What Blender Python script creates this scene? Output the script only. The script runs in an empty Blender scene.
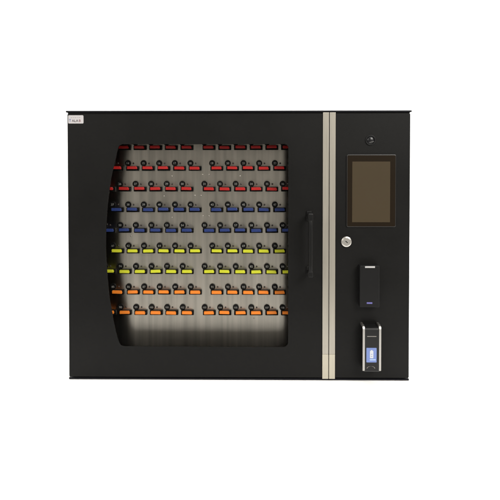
import bpy, bmesh, math, random
from mathutils import Vector, Matrix
random.seed(4)
scene = bpy.context.scene
COL = scene.collection

# ------------------------------------------------------------------ materials
def mat(name, color, rough=0.5, metal=0.0, spec=0.5, bump=None, mottle=0.0, emit=None, coat=0.0, rvar=0.0):
    """Principled material; bump=(scale, strength) fine surface grain; mottle = slight uneven tone."""
    m = bpy.data.materials.new(name); m.use_nodes = True
    nt = m.node_tree; p = nt.nodes['Principled BSDF']
    p.inputs['Base Color'].default_value = (*color, 1)
    p.inputs['Roughness'].default_value = rough
    p.inputs['Metallic'].default_value = metal
    p.inputs['Specular IOR Level'].default_value = spec
    p.inputs['Coat Weight'].default_value = coat
    tc = nt.nodes.new('ShaderNodeTexCoord')
    if bump:
        n = nt.nodes.new('ShaderNodeTexNoise'); n.inputs['Scale'].default_value = bump[0]
        n.inputs['Detail'].default_value = 3
        b = nt.nodes.new('ShaderNodeBump'); b.inputs['Strength'].default_value = bump[1]
        b.inputs['Distance'].default_value = 0.0004
        nt.links.new(tc.outputs['Object'], n.inputs['Vector'])
        nt.links.new(n.outputs['Fac'], b.inputs['Height'])
        nt.links.new(b.outputs['Normal'], p.inputs['Normal'])
    if mottle or rvar:
        n2 = nt.nodes.new('ShaderNodeTexNoise'); n2.inputs['Scale'].default_value = 9
        n2.inputs['Detail'].default_value = 5
        nt.links.new(tc.outputs['Object'], n2.inputs['Vector'])
        if mottle:
            r = nt.nodes.new('ShaderNodeMapRange')
            r.inputs['To Min'].default_value = 1 - mottle; r.inputs['To Max'].default_value = 1 + mottle
            mx = nt.nodes.new('ShaderNodeVectorMath'); mx.operation = 'SCALE'
            mx.inputs[0].default_value = color
            nt.links.new(n2.outputs['Fac'], r.inputs['Value'])
            nt.links.new(r.outputs['Result'], mx.inputs['Scale'])
            nt.links.new(mx.outputs['Vector'], p.inputs['Base Color'])
        if rvar:
            r2 = nt.nodes.new('ShaderNodeMapRange')
            r2.inputs['To Min'].default_value = rough - rvar; r2.inputs['To Max'].default_value = rough + rvar
            nt.links.new(n2.outputs['Fac'], r2.inputs['Value'])
            nt.links.new(r2.outputs['Result'], p.inputs['Roughness'])
    if emit:
        p.inputs['Emission Color'].default_value = (*emit[0], 1)
        p.inputs['Emission Strength'].default_value = emit[1]
    return m

def brushed(name, color, rough, aniso, grain_x, grain_z, var=0.08, rot=0.0, rv=.2, metal=1.0):
    """Brushed metal, UV tangent runs along x; stretched noise gives grain, and painted reflection streaks on the key panel."""
    m = bpy.data.materials.new(name); m.use_nodes = True
    nt = m.node_tree; p = nt.nodes['Principled BSDF']
    p.inputs['Metallic'].default_value = metal
    p.inputs['Roughness'].default_value = rough
    p.inputs['Anisotropic'].default_value = aniso
    p.inputs['Anisotropic Rotation'].default_value = rot
    tg = nt.nodes.new('ShaderNodeTangent'); tg.direction_type = 'UV_MAP'; tg.uv_map = 'UVMap'
    nt.links.new(tg.outputs['Tangent'], p.inputs['Tangent'])
    tc = nt.nodes.new('ShaderNodeTexCoord'); mp = nt.nodes.new('ShaderNodeMapping')
    mp.inputs['Scale'].default_value = (grain_x, 1, grain_z)
    n = nt.nodes.new('ShaderNodeTexNoise'); n.inputs['Scale'].default_value = 1; n.inputs['Detail'].default_value = 4
    nt.links.new(tc.outputs['Object'], mp.inputs['Vector']); nt.links.new(mp.outputs['Vector'], n.inputs['Vector'])
    r = nt.nodes.new('ShaderNodeMapRange'); r.inputs['To Min'].default_value = 1 - var; r.inputs['To Max'].default_value = 1 + var
    r.inputs['From Min'].default_value = .25; r.inputs['From Max'].default_value = .75
    mx = nt.nodes.new('ShaderNodeVectorMath'); mx.operation = 'SCALE'; mx.inputs[0].default_value = color
    nt.links.new(n.outputs['Fac'], r.inputs['Value']); nt.links.new(r.outputs['Result'], mx.inputs['Scale'])
    nt.links.new(mx.outputs['Vector'], p.inputs['Base Color'])
    r2 = nt.nodes.new('ShaderNodeMapRange'); r2.inputs['To Min'].default_value = rough * (1 - rv); r2.inputs['To Max'].default_value = rough * (1 + rv)
    nt.links.new(n.outputs['Fac'], r2.inputs['Value']); nt.links.new(r2.outputs['Result'], p.inputs['Roughness'])
    return m

M = dict(
    black=mat('black powder coat', (.0042, .0041, .0038), .5, spec=.15, bump=(900, .45), mottle=.35, rvar=.12),
    inner=mat('black inner sheet', (.006, .006, .006), .6, spec=.2, bump=(900, .3), mottle=.1),
    plate=mat('black edge sheet', (.004, .004, .006), .5, spec=.15, bump=(900, .3), mottle=.1),
    rubber=mat('black plastic', (.0055, .0055, .0055), .45, spec=.2, bump=(1500, .2), rvar=.05),
    handle=mat('satin black handle', (.0045, .0045, .0043), .45, spec=.2, bump=(1200, .15), rvar=.05),
    gloss=mat('gloss black plastic', (.006, .006, .006), .3, spec=.25, bump=(300, .04), rvar=.05),
    disc=mat('disc black', (.0028, .0028, .0030), .5, spec=.14, bump=(1500, .1)),
    digit=mat('printed pale digits', (.30, .30, .29), .6, mottle=.1),
    led=mat('dark indicator lens', (.035, .028, .024), .3, spec=.5, rvar=.02),
    steel=brushed('brushed steel panel', (.53, .50, .455), .30, .95, 75, 1.6, .22, .25, .04),  # upright tone streaks stand in for blurred room reflections
    strip=brushed('brushed steel edge strip', (.33, .307, .260), .40, .5, 700, 9, .13, metal=.4),
    strip_end=brushed('cream strip end', (.40, .370, .295), .46, .3, 500, 6, .07, metal=.25),  # lower end set paler and creamier than the strip above
    chrome=mat('satin chrome', (.42, .405, .38), .44, 1.0, rvar=.06, mottle=.05),
    slitgrey=mat('grey slit', (.16, .15, .135), .5, mottle=.05),
    lock=mat('bright nickel', (.78, .75, .70), .30, 1.0, bump=(500, .25), rvar=.08, mottle=.06),
    hole=mat('keyhole dark', (.01, .01, .01), .8, spec=.1, mottle=.1),
    bezel=mat('screen border', (.0120, .0080, .0045), .3, spec=.12, rvar=.03, mottle=.05),
    display=mat('switched off display', (.046, .034, .0195), .4, spec=.13, rvar=.04, mottle=.04),
    frame=mat('screen frame black', (.012, .0115, .011), .38, spec=.5, rvar=.05, mottle=.1),
    lens=mat('dark camera lens', (.006, .006, .007), .28, spec=.35, rvar=.03),
    lensglint=mat('grey lens glint', (.03, .03, .028), .4, 0.0, spec=.4, rvar=.08, mottle=.2),
    sticker=mat('white sticker paper', (.45, .43, .435), .55, mottle=.05),
    ink=mat('dark sticker ink', (.035, .025, .03), .6, mottle=.1),
    inkblue=mat('blue sticker ink', (.07, .11, .30), .6, mottle=.1),
    inkred=mat('red sticker ink', (.16, .05, .06), .6, mottle=.1),
    inkpale=mat('pale sticker ink', (.25, .23, .24), .6, mottle=.1),
    bar=mat('white highlight', (.36, .355, .35), .35, mottle=.03),
    purple=mat('lit violet indicator', (.09, .085, .24), .3, emit=((.30, .28, .75), .12), mottle=.05),
    blue=mat('lit blue sensor', (.11, .16, .36), .3, emit=((.16, .24, .55), .08), mottle=.1),
    white_lit=mat('lit white symbol', (.40, .41, .43), .4, emit=((.85, .88, 1.0), .10), mottle=.05),
    blue_lit=mat('lit pale blue mark', (.3, .4, .6), .3, emit=((.45, .55, .95), .2), mottle=.05),
    speck=mat('steel screw', (.42, .40, .37), .55, 1.0, rvar=.08, mottle=.1),
    backdrop=mat('white sweep', (.88, .88, .88), .85, spec=.1, mottle=.01),
    red=mat('red plastic', (.44, .012, .012), .42, spec=.4, rvar=.06, mottle=.10),
    navy=mat('blue plastic', (.017, .038, .175), .42, spec=.4, rvar=.06, mottle=.10),
    yellow=mat('yellow plastic', (.60, .62, .028), .42, spec=.4, rvar=.06, mottle=.06),
    orange=mat('orange plastic', (.88, .24, .022), .42, spec=.4, rvar=.06, mottle=.06),
)

def glass_material():
    m = bpy.data.materials.new('clear window sheet'); m.use_nodes = True
    nt = m.node_tree; nt.nodes.clear()
    out = nt.nodes.new('ShaderNodeOutputMaterial'); mix = nt.nodes.new('ShaderNodeMixShader')
    tr = nt.nodes.new('ShaderNodeBsdfTransparent'); tr.inputs['Color'].default_value = (.94, .94, .93, 1)
    gl = nt.nodes.new('ShaderNodeBsdfGlossy'); gl.inputs['Roughness'].default_value = .04
    n = nt.nodes.new('ShaderNodeTexNoise'); n.inputs['Scale'].default_value = 6
    r = nt.nodes.new('ShaderNodeMapRange'); r.inputs['To Min'].default_value = .03; r.inputs['To Max'].default_value = .07
    fr = nt.nodes.new('ShaderNodeFresnel'); fr.inputs['IOR'].default_value = 1.07
    nt.links.new(n.outputs['Fac'], r.inputs['Value']); nt.links.new(r.outputs['Result'], gl.inputs['Roughness'])
    nt.links.new(fr.outputs['Fac'], mix.inputs['Fac'])
    nt.links.new(tr.outputs[0], mix.inputs[1]); nt.links.new(gl.outputs[0], mix.inputs[2])
    nt.links.new(mix.outputs[0], out.inputs['Surface'])
    return m
M['glass'] = glass_material()

# ------------------------------------------------------------------ mesh helpers
class MB:
    """Collects shapes with material slots; build() links them as ONE mesh object."""
    def __init__(s): s.bm = bmesh.new(); s.mats = []
    def slot(s, k):
        if k not in s.mats: s.mats.append(k)
        return s.mats.index(k)
    def _merge(s, other, k):
        i = s.slot(k)
        for f in other.faces: f.material_index = i
        me = bpy.data.meshes.new('tmp'); other.to_mesh(me); other.free()
        s.bm.from_mesh(me); bpy.data.meshes.remove(me)
    def box(s, x0, x1, y0, y1, z0, z1, k, bev=0.0, seg=2):
        b = bmesh.new(); bmesh.ops.create_cube(b, size=1)
        for v in b.verts:
            v.co = Vector(((x0 + x1) / 2 + v.co.x * (x1 - x0), (y0 + y1) / 2 + v.co.y * (y1 - y0), (z0 + z1) / 2 + v.co.z * (z1 - z0)))
        if bev: bmesh.ops.bevel(b, geom=b.edges[:], offset=bev, segments=seg, profile=.6, affect='EDGES', clamp_overlap=True)
        s._merge(b, k)
    def plate(s, outer, holes, y0, y1, k, bev=0.0015):
        """Flat plate in the xz plane, front at y0 (towards the camera), chamfer-rounded front edges."""
        b = bmesh.new()
        steps = [(bev, y0), (bev * .3, y0 + bev * .3), (0, y0 + bev), (0, y1)] if bev else [(0, y0), (0, y1)]
        def rings(loop, sign):
            rr = []
            for off, y in steps:
                rr.append([b.verts.new((p[0], y, p[1])) for p in offset(loop, off * sign)])
            for a, c in zip(rr, rr[1:]):
                n = len(a)
                for i in range(n): b.faces.new((a[i], a[(i + 1) % n], c[(i + 1) % n], c[i]))
            return rr[0], rr[-1]
        ends = [rings(outer, 1)] + [rings(h, -1) for h in holes]
        for side in (0, 1):
            es = []
            for e in ends:
                lp = e[side]
                for i in range(len(lp)):
                    es.append(b.edges.get((lp[i], lp[(i + 1) % len(lp)])))
            bmesh.ops.triangle_fill(b, use_beauty=True, edges=es)
        bmesh.ops.recalc_face_normals(b, faces=b.faces[:])
        s._merge(b, k)
    def disc(s, cx, cz, r, y0, y1, k, bev=0.0004, n=32):
        s.plate([(cx + r * math.cos(2 * math.pi * i / n), cz + r * math.sin(2 * math.pi * i / n)) for i in range(n)], [], y0, y1, k, bev)
    def dome(s, cx, y, cz, r, h, k):
        b = bmesh.new(); bmesh.ops.create_uvsphere(b, u_segments=24, v_segments=12, radius=1)
        for v in b.verts: v.co = Vector((cx + v.co.x * r, y + v.co.y * h, cz + v.co.z * r))
        for f in b.faces: f.smooth = True
        s._merge(b, k)
    def tube(s, pts, r, k, n=12, sx=1.0):
        """Round bar through points, slightly elliptical across x."""
        b = bmesh.new(); prev = None
        pts = [Vector(p) for p in pts]
        for i, p in enumerate(pts):
            t = (pts[min(i + 1, len(pts) - 1)] - pts[max(i - 1, 0)]).normalized()
            u = Vector((1, 0, 0)); w = t.cross(u).normalized()
            ring = [b.verts.new(p + u * (math.cos(2 * math.pi * j / n) * r * sx) + w * (math.sin(2 * math.pi * j / n) * r)) for j in range(n)]
            if prev:
                for j in range(n): b.faces.new((prev[j], prev[(j + 1) % n], ring[(j + 1) % n], ring[j])).smooth = True
            else: b.faces.new(ring)
            prev = ring
        b.faces.new(prev)
        bmesh.ops.recalc_face_normals(b, faces=b.faces[:])
        s._merge(b, k)
    def text(s, string, cx, cz, size, y, k, width=None):
        c = bpy.data.curves.new('tmp_text', 'FONT'); c.body = string; c.size = size
        c.align_x = 'CENTER'; c.align_y = 'CENTER'; c.extrude = 0.00008; c.resolution_u = 3
        o = bpy.data.objects.new('tmp_text', c); COL.objects.link(o)
        dg = bpy.context.evaluated_depsgraph_get()
        me = bpy.data.meshes.new_from_object(o.evaluated_get(dg))
        b = bmesh.new(); b.from_mesh(me)
        xs = [v.co.x for v in b.verts]; w = max(xs) - min(xs)
        fx = width / w if width and w > width else 1
        mid = (max(xs) + min(xs)) / 2
        zs = [v.co.y for v in b.verts]; mz = (max(zs) + min(zs)) / 2
        for v in b.verts: v.co = Vector((cx + (v.co.x - mid) * fx, y - v.co.z, cz + v.co.y - mz))
        bpy.data.objects.remove(o); bpy.data.curves.remove(c); bpy.data.meshes.remove(me)
        s._merge(b, k)
    def mesh(s, name, uv=False):
        me = bpy.data.meshes.new(name); s.bm.normal_update()
        s.bm.to_mesh(me); s.bm.free()
        for k in s.mats: me.materials.append(M[k])
        if uv:
            l = me.uv_layers.new(name='UVMap')
            for lp in me.loops:
                co = me.vertices[lp.vertex_index].co; l.data[lp.index].uv = (co.x, co.z)
        return me
    def build(s, name, parent=None, loc=None, uv=False):
        o = bpy.data.objects.new(name, s.mesh(name, uv)); COL.objects.link(o)
        if parent: o.parent = parent
        if loc: o.location = loc
        return o

def offset(loop, d):
    """Inset a closed polygon by d (towards its inside when d > 0)."""
    if abs(d) < 1e-9: return loop
    area = sum(loop[i][0] * loop[(i + 1) % len(loop)][1] - loop[(i + 1) % len(loop)][0] * loop[i][1] for i in range(len(loop)))
    sg = 1 if area > 0 else -1
    out = []
    for i in range(len(loop)):
        a, p, c = Vector(loop[i - 1]), Vector(loop[i]), Vector(loop[(i + 1) % len(loop)])
        t1, t2 = (p - a).normalized(), (c - p).normalized()
        n1, n2 = Vector((-t1.y, t1.x)) * sg, Vector((-t2.y, t2.x)) * sg
        n = (n1 + n2).normalized(); f = d / max(.4, n.dot(n1))
        out.append((p.x + n.x * f, p.y + n.y * f))
    return out

def rrect(x0, x1, z0, z1, r, n=6):
    pts = []
    for cx, cz, a0 in ((x1 - r, z1 - r, 0), (x0 + r, z1 - r, 90), (x0 + r, z0 + r, 180), (x1 - r, z0 + r, 270)):
        for i in range(n + 1):
            a = math.radians(a0 + 90 * i / n); pts.append((cx + r * math.cos(a), cz + r * math.sin(a)))
    return pts

def smooth_path(pts, n=6):
    """Catmull-Rom through open list of points."""
    out = []
    for i in range(len(pts) - 1):
        p0, p1, p2, p3 = (Vector(pts[max(i - 1, 0)]), Vector(pts[i]), Vector(pts[i + 1]), Vector(pts[min(i + 2, len(pts) - 1)]))
        for j in range(n):
            t = j / n
            out.append(tuple(.5 * ((2 * p1) + (p2 - p0) * t + (2 * p0 - 5 * p1 + 4 * p2 - p3) * t * t + (3 * p1 - p0 - 3 * p2 + p3) * t ** 3)))
    out.append(tuple(pts[-1]))
    return out

def tag(o, label=None, cat=None, group=None, kind=None):
    if label: o['label'] = label
    if cat: o['category'] = cat
    if group: o['group'] = group
    if kind: o['kind'] = kind

# ------------------------------------------------------------------ backdrop (one white sweep: table, cove and wall)
FLOOR = -0.0050
bm = bmesh.new()
prof = [(-.47, FLOOR - .02), (-.47, FLOOR)] + [(.1, FLOOR), (1.0, FLOOR)]
R = .5
prof += [(1.0 + R * math.sin(a), FLOOR + R - R * math.cos(a)) for a in [math.radians(i * 7.5) for i in range(1, 13)]]
prof += [(1.5, 3.2)]
prev = None
for y, z in prof:
    row = [bm.verts.new((x, y, z)) for x in (-2.6, 0, 2.6)]
    if prev:
        for i in range(2): bm.faces.new((prev[i], prev[i + 1], row[i + 1], row[i])).smooth = True
    prev = row
me = bpy.data.meshes.new('backdrop'); bm.normal_update(); bm.to_mesh(me); bm.free()
me.materials.append(M['backdrop'])
bd = bpy.data.objects.new('backdrop', me); COL.objects.link(bd)
tag(bd, 'plain white seamless surface under and behind the black key cabinet', 'backdrop', kind='structure')

# ------------------------------------------------------------------ the cabinet
cab = bpy.data.objects.new('key_cabinet', None); COL.objects.link(cab)
tag(cab, 'wide black metal key cabinet with a see-through door, touch screen and steel centre strips', 'key cabinet')

DEPTH, PANEL = .19, .072
X0, X1 = -.4532, .4003            # body sides
b = MB()
b.box(X0, X0 + .003, .024, DEPTH, 0, .669, 'inner')
b.box(X1 - .003, X1, .024, DEPTH, 0, .669, 'inner')
b.box(X0 + .003, X1 - .003, DEPTH - .003, DEPTH, 0, .669, 'inner')
b.box(.166, .169, .024, DEPTH - .003, 0, .669, 'inner')
b.box(X0, X1, .0020, .0238, .6663, .6690, 'inner')
b.build('body', cab)
b = MB(); b.box(-.4566, .4036, -.0035, DEPTH + .002, .6692, .6735, 'plate', .0012); b.build('top_plate', cab)
b = MB(); b.box(-.4556, .4026, .0030, DEPTH + .002, -.0043, -.0002, 'plate', .0010); b.build('base_plate', cab)

# door with the curved window opening
wl = smooth_path([(-.3262, .5830), (-.3302, .5690), (-.3339, .5507), (-.3416, .5206), (-.3457, .5006), (-.3525, .4504), (-.3570, .4002),
                  (-.3590, .3498), (-.3583, .2994), (-.3550, .2489), (-.3502, .2000), (-.3448, .1680), (-.3390, .1351), (-.3332, .1097), (-.3290, .0950)], 5)
win = wl + smooth_path([(-.3290, .0950), (-.3260, .0875), (-.3215, .0830), (-.3150, .0810)], 5)[1:]
win += [(x, .0810 - (x + .315) * .003) for x in (-.2, -.05, .05)]
def arc(cx, cz, r, a0, a1, n=8): return [(cx + r * math.cos(math.radians(a0 + (a1 - a0) * i / n)), cz + r * math.sin(math.radians(a0 + (a1 - a0) * i / n))) for i in range(n + 1)]
win += arc(.0863, .0922, .0120, -90, 0) + arc(.0883, .5800, .0100, 0, 90)
win += [(.0, .5900), (-.15, .5900), (-.3120, .5900)]
win += smooth_path([(-.3170, .5898), (-.3215, .5882), (-.3245, .5860), (-.3262, .5830)], 4)[:-1]
b = MB()
b.plate(rrect(-.4540, .1838, .0030, .6662, .003), [win], 0, .0030, 'black', .0014)
b.plate(rrect(-.4537, .1835, .0033, .6659, .003), [rrect(-.4407, .1705, .0163, .6529, .003)], .0030, .0200, 'inner', 0)
door = b.build('door', cab)
b = MB(); b.plate(offset(win, -.008), [], .0033, .0063, 'glass', 0); b.build('window_pane', door)
def strip(x0, x1, parent):
    b = MB()
    yf, yb = -.0022, .020
    b.box(x0, x1, yf, yb, .0635, .6688, 'strip', .0010)
    b.box(x0, x1, yf - .0002, yb, .0012, .0633, 'strip_end', .0010)
    return b.build('edge_strip', parent, uv=True)
strip(.1840, .1992, door)
# handle: bow handle with two feet
b = MB()
hx = .1500
b.box(hx - .0062, hx + .0062, -.004, 0.0002, .3990, .4235, 'handle', .0015)
b.box(hx - .0062, hx + .0062, -.004, 0.0002, .2645, .2850, 'handle', .0015)
path = [(hx, -.002, .4130), (hx, -.020, .4130), (hx, -.028, .4112), (hx, -.0325, .4060), (hx, -.0345, .3960), (hx, -.0350, .3800), (hx, -.0350, .3020),
        (hx, -.0345, .2900), (hx, -.0325, .2800), (hx, -.028, .2745), (hx, -.020, .2727), (hx, -.002, .2727)]
b.tube([p for p in smooth_path(path, 4)], .0056, 'handle', 16, 1.0)
b.box(hx - .0066, hx + .0066, -.0390, -.0290, .4010, .4215, 'handle', .0045, 5)
b.box(hx - .0066, hx + .0066, -.0390, -.0290, .2645, .2810, 'handle', .0045, 5)
b.build('handle', door)
# sticker
b = MB()
b.plate(rrect(-.4515, -.4132, .6420, .6625, .0022, 4), [], -.0006, .0001, 'sticker', 0)
b.text('T', -.4468, .6495, .0100, -.0009, 'inkblue')
b.text('ALA', -.4342, .6489, .0088, -.0009, 'ink')
b.text('B', -.4222, .6489, .0088, -.0009, 'inkred')
for xx, ww in ((-.4432, .0030), (-.4382, .0022), (-.4330, .0036), (-.4275, .0020), (-.4228, .0032)):      # the illegible fine print
    b.box(xx - ww / 2, xx + ww / 2, -.0009, -.0007, .6562, .6572, 'inkpale')
st = b.build('sticker', door)

# control side
b = MB()
b.plate(rrect(.2160, .4012, .0030, .6662, .003), [], 0, .020, 'black', .0014)
cp = b.build('control_panel', cab)
strip(.2008, .2158, cp)

# touch screen
b = MB()
b.plate(rrect(.2431, .3657, .3832, .5641, .004), [], -.0035, .0002, 'frame', .0014)
ts = b.build('touch_screen', cab)
b = MB(); b.plate(rrect(.2450, .3638, .3852, .5620, .003), [], -.0039, -.0030, 'bezel', 0); b.build('bezel', ts)
b = MB(); b.plate(rrect(.2568, .3507, .3957, .5466, .0006, 2), [], -.0043, -.0035, 'display', 0); b.build('display', ts)

# camera
b = MB(); cx, cz = .3025, .5995
b.plate(arc(cx, cz, .0130, 0, 350, 35), [arc(cx, cz, .0098, 0, 350, 35)], -.0022, .0002, 'rubber', .0008)
cm = b.build('camera', cab)
b = MB(); b.dome(cx, .0005, cz, .0098, .0046, 'lens')
b.build('lens', cm)
b = MB()
for ang, rr, ln in ((-75, .0052, .0030), (-40, .0058, .0032), (-110, .0060, .0022)):
    a = math.radians(ang); b.box(cx + rr * math.cos(a) - ln, cx + rr * math.cos(a) + ln, -.0046, -.0010, cz + rr * math.sin(a) - .0012, cz + rr * math.sin(a) + .0014, 'lensglint', .0008)
b.build('lens_highlight', cm)  # grey slips stand in for the highlight low on the lens

# lock
b = MB(); lx, lz = .2430, .3466
b.disc(lx, lz, .0130, -.0040, .0002, 'lock', .0012, 40)
b.disc(lx, lz, .0112, -.0056, -.0038, 'lock', .0010, 36)
lk = b.build('lock', cab)
b = MB()
bb = bmesh.new(); bmesh.ops.create_cube(bb, size=1)
for v in bb.verts:
    q = Matrix.Rotation(math.radians(40), 3, 'Y') @ Vector((v.co.x * .0070, v.co.y * .001, v.co.z * .0020))
    v.co = q + Vector((lx, -.0056, lz))
b._merge(bb, 'hole'); b.build('keyhole', lk)

# card reader
b = MB()
b.box(.2734, .3217, -.020, .0002, .1871, .2902, 'rubber', .0022, 3)
cr = b.build('card_reader', cab)
b = MB(); b.box(.2857, .3102, -.0207, -.0150, .2850, .2893, 'bar', .0006); b.build('top_glint', cr)  # pale slab stands in for the highlight on the reader's top edge
b = MB(); b.box(.2902, .3040, -.0206, -.0190, .1962, .2000, 'purple', .0004); b.build('indicator_light', cr)

# fingerprint reader
b = MB()
prof2 = [(-.0270, .0320), (-.0270, .1340), (-.0255, .1375), (-.0220, .1392), (0.0002, .1400), (0.0002, .0300), (-.0250, .0300)]
bb = bmesh.new()
fa = [bb.verts.new((.2835, y, z)) for y, z in prof2]; fb = [bb.verts.new((.3200, y, z)) for y, z in prof2]
bb.faces.new(fa); bb.faces.new(fb[::-1])
for i in range(len(fa)): bb.faces.new((fa[i], fb[i], fb[(i + 1) % len(fa)], fa[(i + 1) % len(fa)]))
bmesh.ops.recalc_face_normals(bb, faces=bb.faces[:])
b._merge(bb, 'gloss')
fp = b.build('fingerprint_reader', cab)
def rail(x0, x1):
    pr = [(0.0, .1445), (-.020, .1440), (-.0265, .1418), (-.0290, .1370), (-.0290, .0340), (-.0270, .0320), (-.0240, .0320), (-.0240, .1330), (-.0225, .1370), (-.018, .1385), (0.0, .1390)]
    bb = bmesh.new()
    a = [bb.verts.new((x0, y, z)) for y, z in pr]; c = [bb.verts.new((x1, y, z)) for y, z in pr]
    bb.faces.new(a); bb.faces.new(c[::-1])
    for i in range(len(a)): bb.faces.new((a[i], c[i], c[(i + 1) % len(a)], a[(i + 1) % len(a)]))
    bmesh.ops.recalc_face_normals(bb, faces=bb.faces[:])
    bmesh.ops.bevel(bb, geom=[e for e in bb.edges], offset=.0006, segments=2, affect='EDGES', clamp_overlap=True)
    b = MB(); b._merge(bb, 'chrome'); b.build('side_rail', fp)
rail(.2790, .2842); rail(.3190, .3242)
b = MB(); b.tube([(.2842, -.0272, .1382), (.3190, -.0272, .1382)], .0018, 'chrome'); b.build('bevel_highlight', fp)  # chrome tube added as the highlight along the front's top bevel
b = MB(); b.box(.2900, .3128, -.0275, -.0265, .1167, .1185, 'slitgrey', .0003); b.build('slit', fp)
b = MB(); b.plate(rrect(.2884, .3133, .0536, .0894, .001, 2), [], -.0276, -.0265, 'blue', 0)
sp = b.build('sensor_pad', fp)
# lit symbol of the pad: white body with a stem and a line below it, in the same part
me0 = sp.data
b = MB(); b.plate(rrect(.2884, .3133, .0536, .0894, .001, 2), [], -.0276, -.0265, 'blue', 0)
b.plate(rrect(.2968, .3052, .0640, .0822, .0012, 3), [], -.0281, -.0275, 'white_lit', 0)
b.box(.2990, .3030, -.0281, -.0275, .0824, .0842, 'white_lit')
b.box(.2966, .3110, -.0281, -.0275, .0590, .0612, 'blue_lit')
b.box(.2992, .3028, -.0285, -.0280, .0680, .0690, 'blue')
b.box(.2992, .3028, -.0285, -.0280, .0735, .0745, 'blue')
for k in ('blue', 'white_lit', 'blue_lit'): pass
sp.data = b.mesh('sensor_pad'); bpy.data.meshes.remove(me0)
b = MB()
bb = bmesh.new()
pts = []
for i in range(9):
    a = math.pi * i / 8
    pts.append((.2996 + .0095 * math.cos(a), .0385 + .0055 * math.sin(a)))
b.tube([(x, -.0270, z) for x, z in pts], .0010, 'slitgrey', 8)
bb.free()
b.build('emblem', fp)

# ------------------------------------------------------------------ steel key panel with slots, numbers and fobs
b = MB(); b.box(-.447, .1655, PANEL, PANEL + .0015, .004, .665, 'steel')
kp = b.build('key_panel', cab, uv=True)
colours = ['red', 'red', 'red', 'navy', 'navy', 'yellow', 'yellow', 'orange', 'orange']
CN = {'red': 'red', 'navy': 'blue', 'yellow': 'yellow', 'orange': 'orange'}
def positions():
    """(row 1..9, column 0..11, number, x, z) of the twelve slots in each of nine staggered rows"""
    for r in range(9):
        z = .5820 - .05453 * r
        for c in range(12):
            if r % 2 == 0: x = (-.1625 - .04120 * (5 - c)) if c < 6 else (-.1043 + .04125 * (c - 6))
            else: x = (-.1410 - .04120 * (5 - c)) if c < 6 else (-.0838 + .04128 * (c - 6))
            yield r, c, r * 12 + c + 1, x, z
HIDDEN = {1, 24, 48, 72, 96}                     # behind the door frame in the photograph
FEW = HIDDEN | {25, 97, 49}

def slot_shape(b, x, y, z):
    b.plate(rrect(x - .0170, x + .0170, z - .0062, z + .0062, .0012, 2), [rrect(x - .0148, x + .0148, z - .0044, z + .0044, .0008, 2)], y - .005, y - .0002, 'rubber', .0006)
    b.box(x - .0150, x + .0150, y - .0020, y - .0004, z - .0046, z + .0046, 'hole')
slot_mb = MB(); slot_shape(slot_mb, 0, 0, 0); slot_mesh = slot_mb.mesh('key_slot')
led_mb = MB(); led_mb.dome(0, 0, 0, .0025, .0014, 'led'); led_mesh = led_mb.mesh('indicator_light')
rest_slots, rest_discs, rest_leds = MB(), MB(), MB()

def disc_shape(b, x, y, z, num):
    n = 28
    b.plate([(x + .0080 * math.cos(2 * math.pi * i / n), z + .0080 * math.sin(2 * math.pi * i / n)) for i in range(n)], [], y - .0030, y - .0002, 'disc', .0006)
    s = str(num)
    b.text(s, x, z, .0078 if len(s) < 3 else .0068, y - .0032, 'digit', .0115)

# key fobs: black collar with coloured grip, right end cut at a slant
def fob_mesh(k):
    b = MB()
    b.box(-.0142, .0142, -.0062, -.0022, -.0036, .0036, 'rubber', .0008)
    o = [(-.0134, -.0037), (.0118, -.0037), (.0126, -.0029), (.0124, .0004), (.0104, .0037), (-.0126, .0037), (-.0134, .0029)]
    b.plate(o, [], -.0125, -.0060, k, .0010)
    b.box(-.0085, .0070, -.0128, -.0123, -.0006, .0004, k, .0002)
    return b.mesh('key_fob')
fobs = {k: fob_mesh(k) for k in ('red', 'navy', 'yellow', 'orange')}
ORD = ['first', 'second', 'third', 'fourth', 'fifth', 'sixth']
ROW = ['top', 'second', 'third', 'fourth', 'fifth', 'sixth', 'seventh', 'eighth', 'bottom']
for r, c, num, x, z in positions():
    if num in FEW: slot_shape(rest_slots, x, PANEL, z)
    else:
        o = bpy.data.objects.new('key_slot', slot_mesh); COL.objects.link(o); o.parent = kp; o.location = (x, PANEL, z)
    dx, dz = x - .0126, z + .0138
    lx2, lz2 = x + .0014, z + .0134
    if r == 0 or num in HIDDEN:
        disc_shape(rest_discs, dx, PANEL, dz, num)
        rest_leds.dome(lx2, PANEL, lz2, .0025, .0014, 'led')
    else:
        d = MB(); disc_shape(d, 0, 0, 0, num); d.build('number_disc', kp, (dx, PANEL, dz))
        o = bpy.data.objects.new('indicator_light', led_mesh); COL.objects.link(o); o.parent = kp; o.location = (lx2, PANEL, lz2)
    if num in HIDDEN: continue
    k = colours[r]
    f = bpy.data.objects.new('key_fob', fobs[k]); COL.objects.link(f)
    f.location = (x + random.uniform(-.0004, .0004), PANEL, z + .0018 + random.uniform(-.0003, .0003))
    f.rotation_euler = (random.uniform(-.07, .07), random.uniform(-.025, .025), random.uniform(-.06, .06))
    side = f"{ORD[5 - c]} left of centre gap" if c < 6 else f"{ORD[c - 6]} right of centre gap"
    place = 'top row' if r == 0 else ('bottom row' if r == 8 else f'{ROW[r]} row down')
    under = '' if r == 0 else f' under number {num}'
    tag(f, f"{CN[k]} key fob{under}, {place}, {side}", 'key fob', f"{CN[k]} key fobs plugged into the steel panel")
for mbx, nm in ((rest_slots, 'key_slot'), (rest_discs, 'number_disc'), (rest_leds, 'indicator_light')):
    o = mbx.build(nm, kp); tag(o, kind='stuff')
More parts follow.
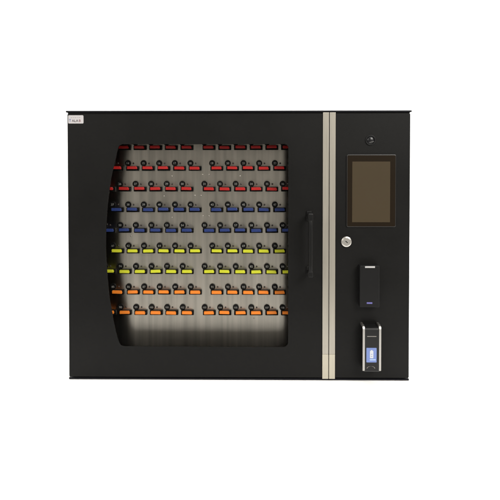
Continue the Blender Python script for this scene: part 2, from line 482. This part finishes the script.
# small pale steel specks on the panel
sb = MB(); sb.dome(0, -.0003, 0, .0021, .0013, 'speck'); sm = sb.mesh('speck')
for x, z in ((-.1219, .5114), (-.1048, .5114), (-.1419, .4560), (-.1260, .4560), (-.1209, .4017), (-.1050, .4018), (-.2025, .5075), (-.0230, .5075), (-.2239, .4546),
             (-.2025, .3980), (-.3118, .3485), (.0138, .1310)):
    o = bpy.data.objects.new('speck', sm); COL.objects.link(o); o.parent = kp; o.location = (x, PANEL, z)

# ------------------------------------------------------------------ camera
t, pnn, ro = .02080, .01107, -.000646
f = Vector((-math.sin(pnn) * math.cos(t), math.cos(pnn) * math.cos(t), -math.sin(t)))
Rv = f.cross(Vector((0, 0, 1))).normalized(); U = Rv.cross(f)
R2 = Rv * math.cos(ro) + U * math.sin(ro); U2 = U * math.cos(ro) - Rv * math.sin(ro)
cd = bpy.data.cameras.new('camera'); cam = bpy.data.objects.new('camera', cd); COL.objects.link(cam)
mw = Matrix((R2, U2, -f)).transposed().to_4x4(); mw.translation = Vector((-.005, -1.3, .5665))
cam.matrix_world = mw
cd.sensor_width = 36; cd.lens = 521.0 / 500 * 36
cd.shift_x = (250 - 241.07) / 500; cd.shift_y = -(250 - 164.43) / 500
cd.clip_start = .01; cd.clip_end = 50
scene.camera = cam

# ------------------------------------------------------------------ light
w = bpy.data.worlds.new('World'); scene.world = w; w.use_nodes = True
bg = w.node_tree.nodes['Background']; bg.inputs['Color'].default_value = (1.0, .95, .87, 1); bg.inputs['Strength'].default_value = .30
def area(name, loc, target, sx, sy, power, color=(1, 1, 1)):
    l = bpy.data.lights.new(name, 'AREA'); l.shape = 'RECTANGLE'; l.size = sx; l.size_y = sy; l.energy = power; l.color = color
    o = bpy.data.objects.new(name, l); COL.objects.link(o); o.location = loc
    o.rotation_euler = (Vector(target) - Vector(loc)).to_track_quat('-Z', 'Y').to_euler()
# the room in front of the cabinet: soft lighter and darker upright patches, as a dim room has
nt = w.node_tree
tc = nt.nodes.new('ShaderNodeTexCoord'); mp = nt.nodes.new('ShaderNodeMapping'); mp.inputs['Scale'].default_value = (26, 3.0, 2.0)
nz = nt.nodes.new('ShaderNodeTexNoise'); nz.inputs['Scale'].default_value = 1.0; nz.inputs['Detail'].default_value = 4.5; nz.inputs['Roughness'].default_value = .6
rm = nt.nodes.new('ShaderNodeMapRange'); rm.inputs['From Min'].default_value = .3; rm.inputs['From Max'].default_value = .7
rm.inputs['To Min'].default_value = .02; rm.inputs['To Max'].default_value = .70
nt.links.new(tc.outputs['Generated'], mp.inputs['Vector']); nt.links.new(mp.outputs['Vector'], nz.inputs['Vector'])
nt.links.new(nz.outputs['Fac'], rm.inputs['Value']); nt.links.new(rm.outputs['Result'], bg.inputs['Strength'])
area('key_lamp', (1.5, -1.9, 1.9), (0, 0, .2), 1.3, 1.3, 95, (1, .97, .92))
area('fill_lamp', (-1.7, -1.9, 1.5), (0, 0, .3), 1.2, 1.2, 30, (1, .97, .92))
area('top_lamp', (0, .55, 2.6), (0, .55, 0), 2.6, 1.0, 72)
area('sweep_wash', (-.15, -.20, 1.9), (-.15, -.20, 0), 3.2, .3, 14)  # unseen lamp added to wash the front of the sweep white
area('back_lamp', (0, .9, 2.6), (0, 1.5, .9), 3.0, .3, 30)  # unseen, added to lift the backdrop wall to pure white

scene.view_settings.view_transform = 'Standard'
scene.view_settings.look = 'None'
scene.view_settings.exposure = 0
scene.view_settings.gamma = 1
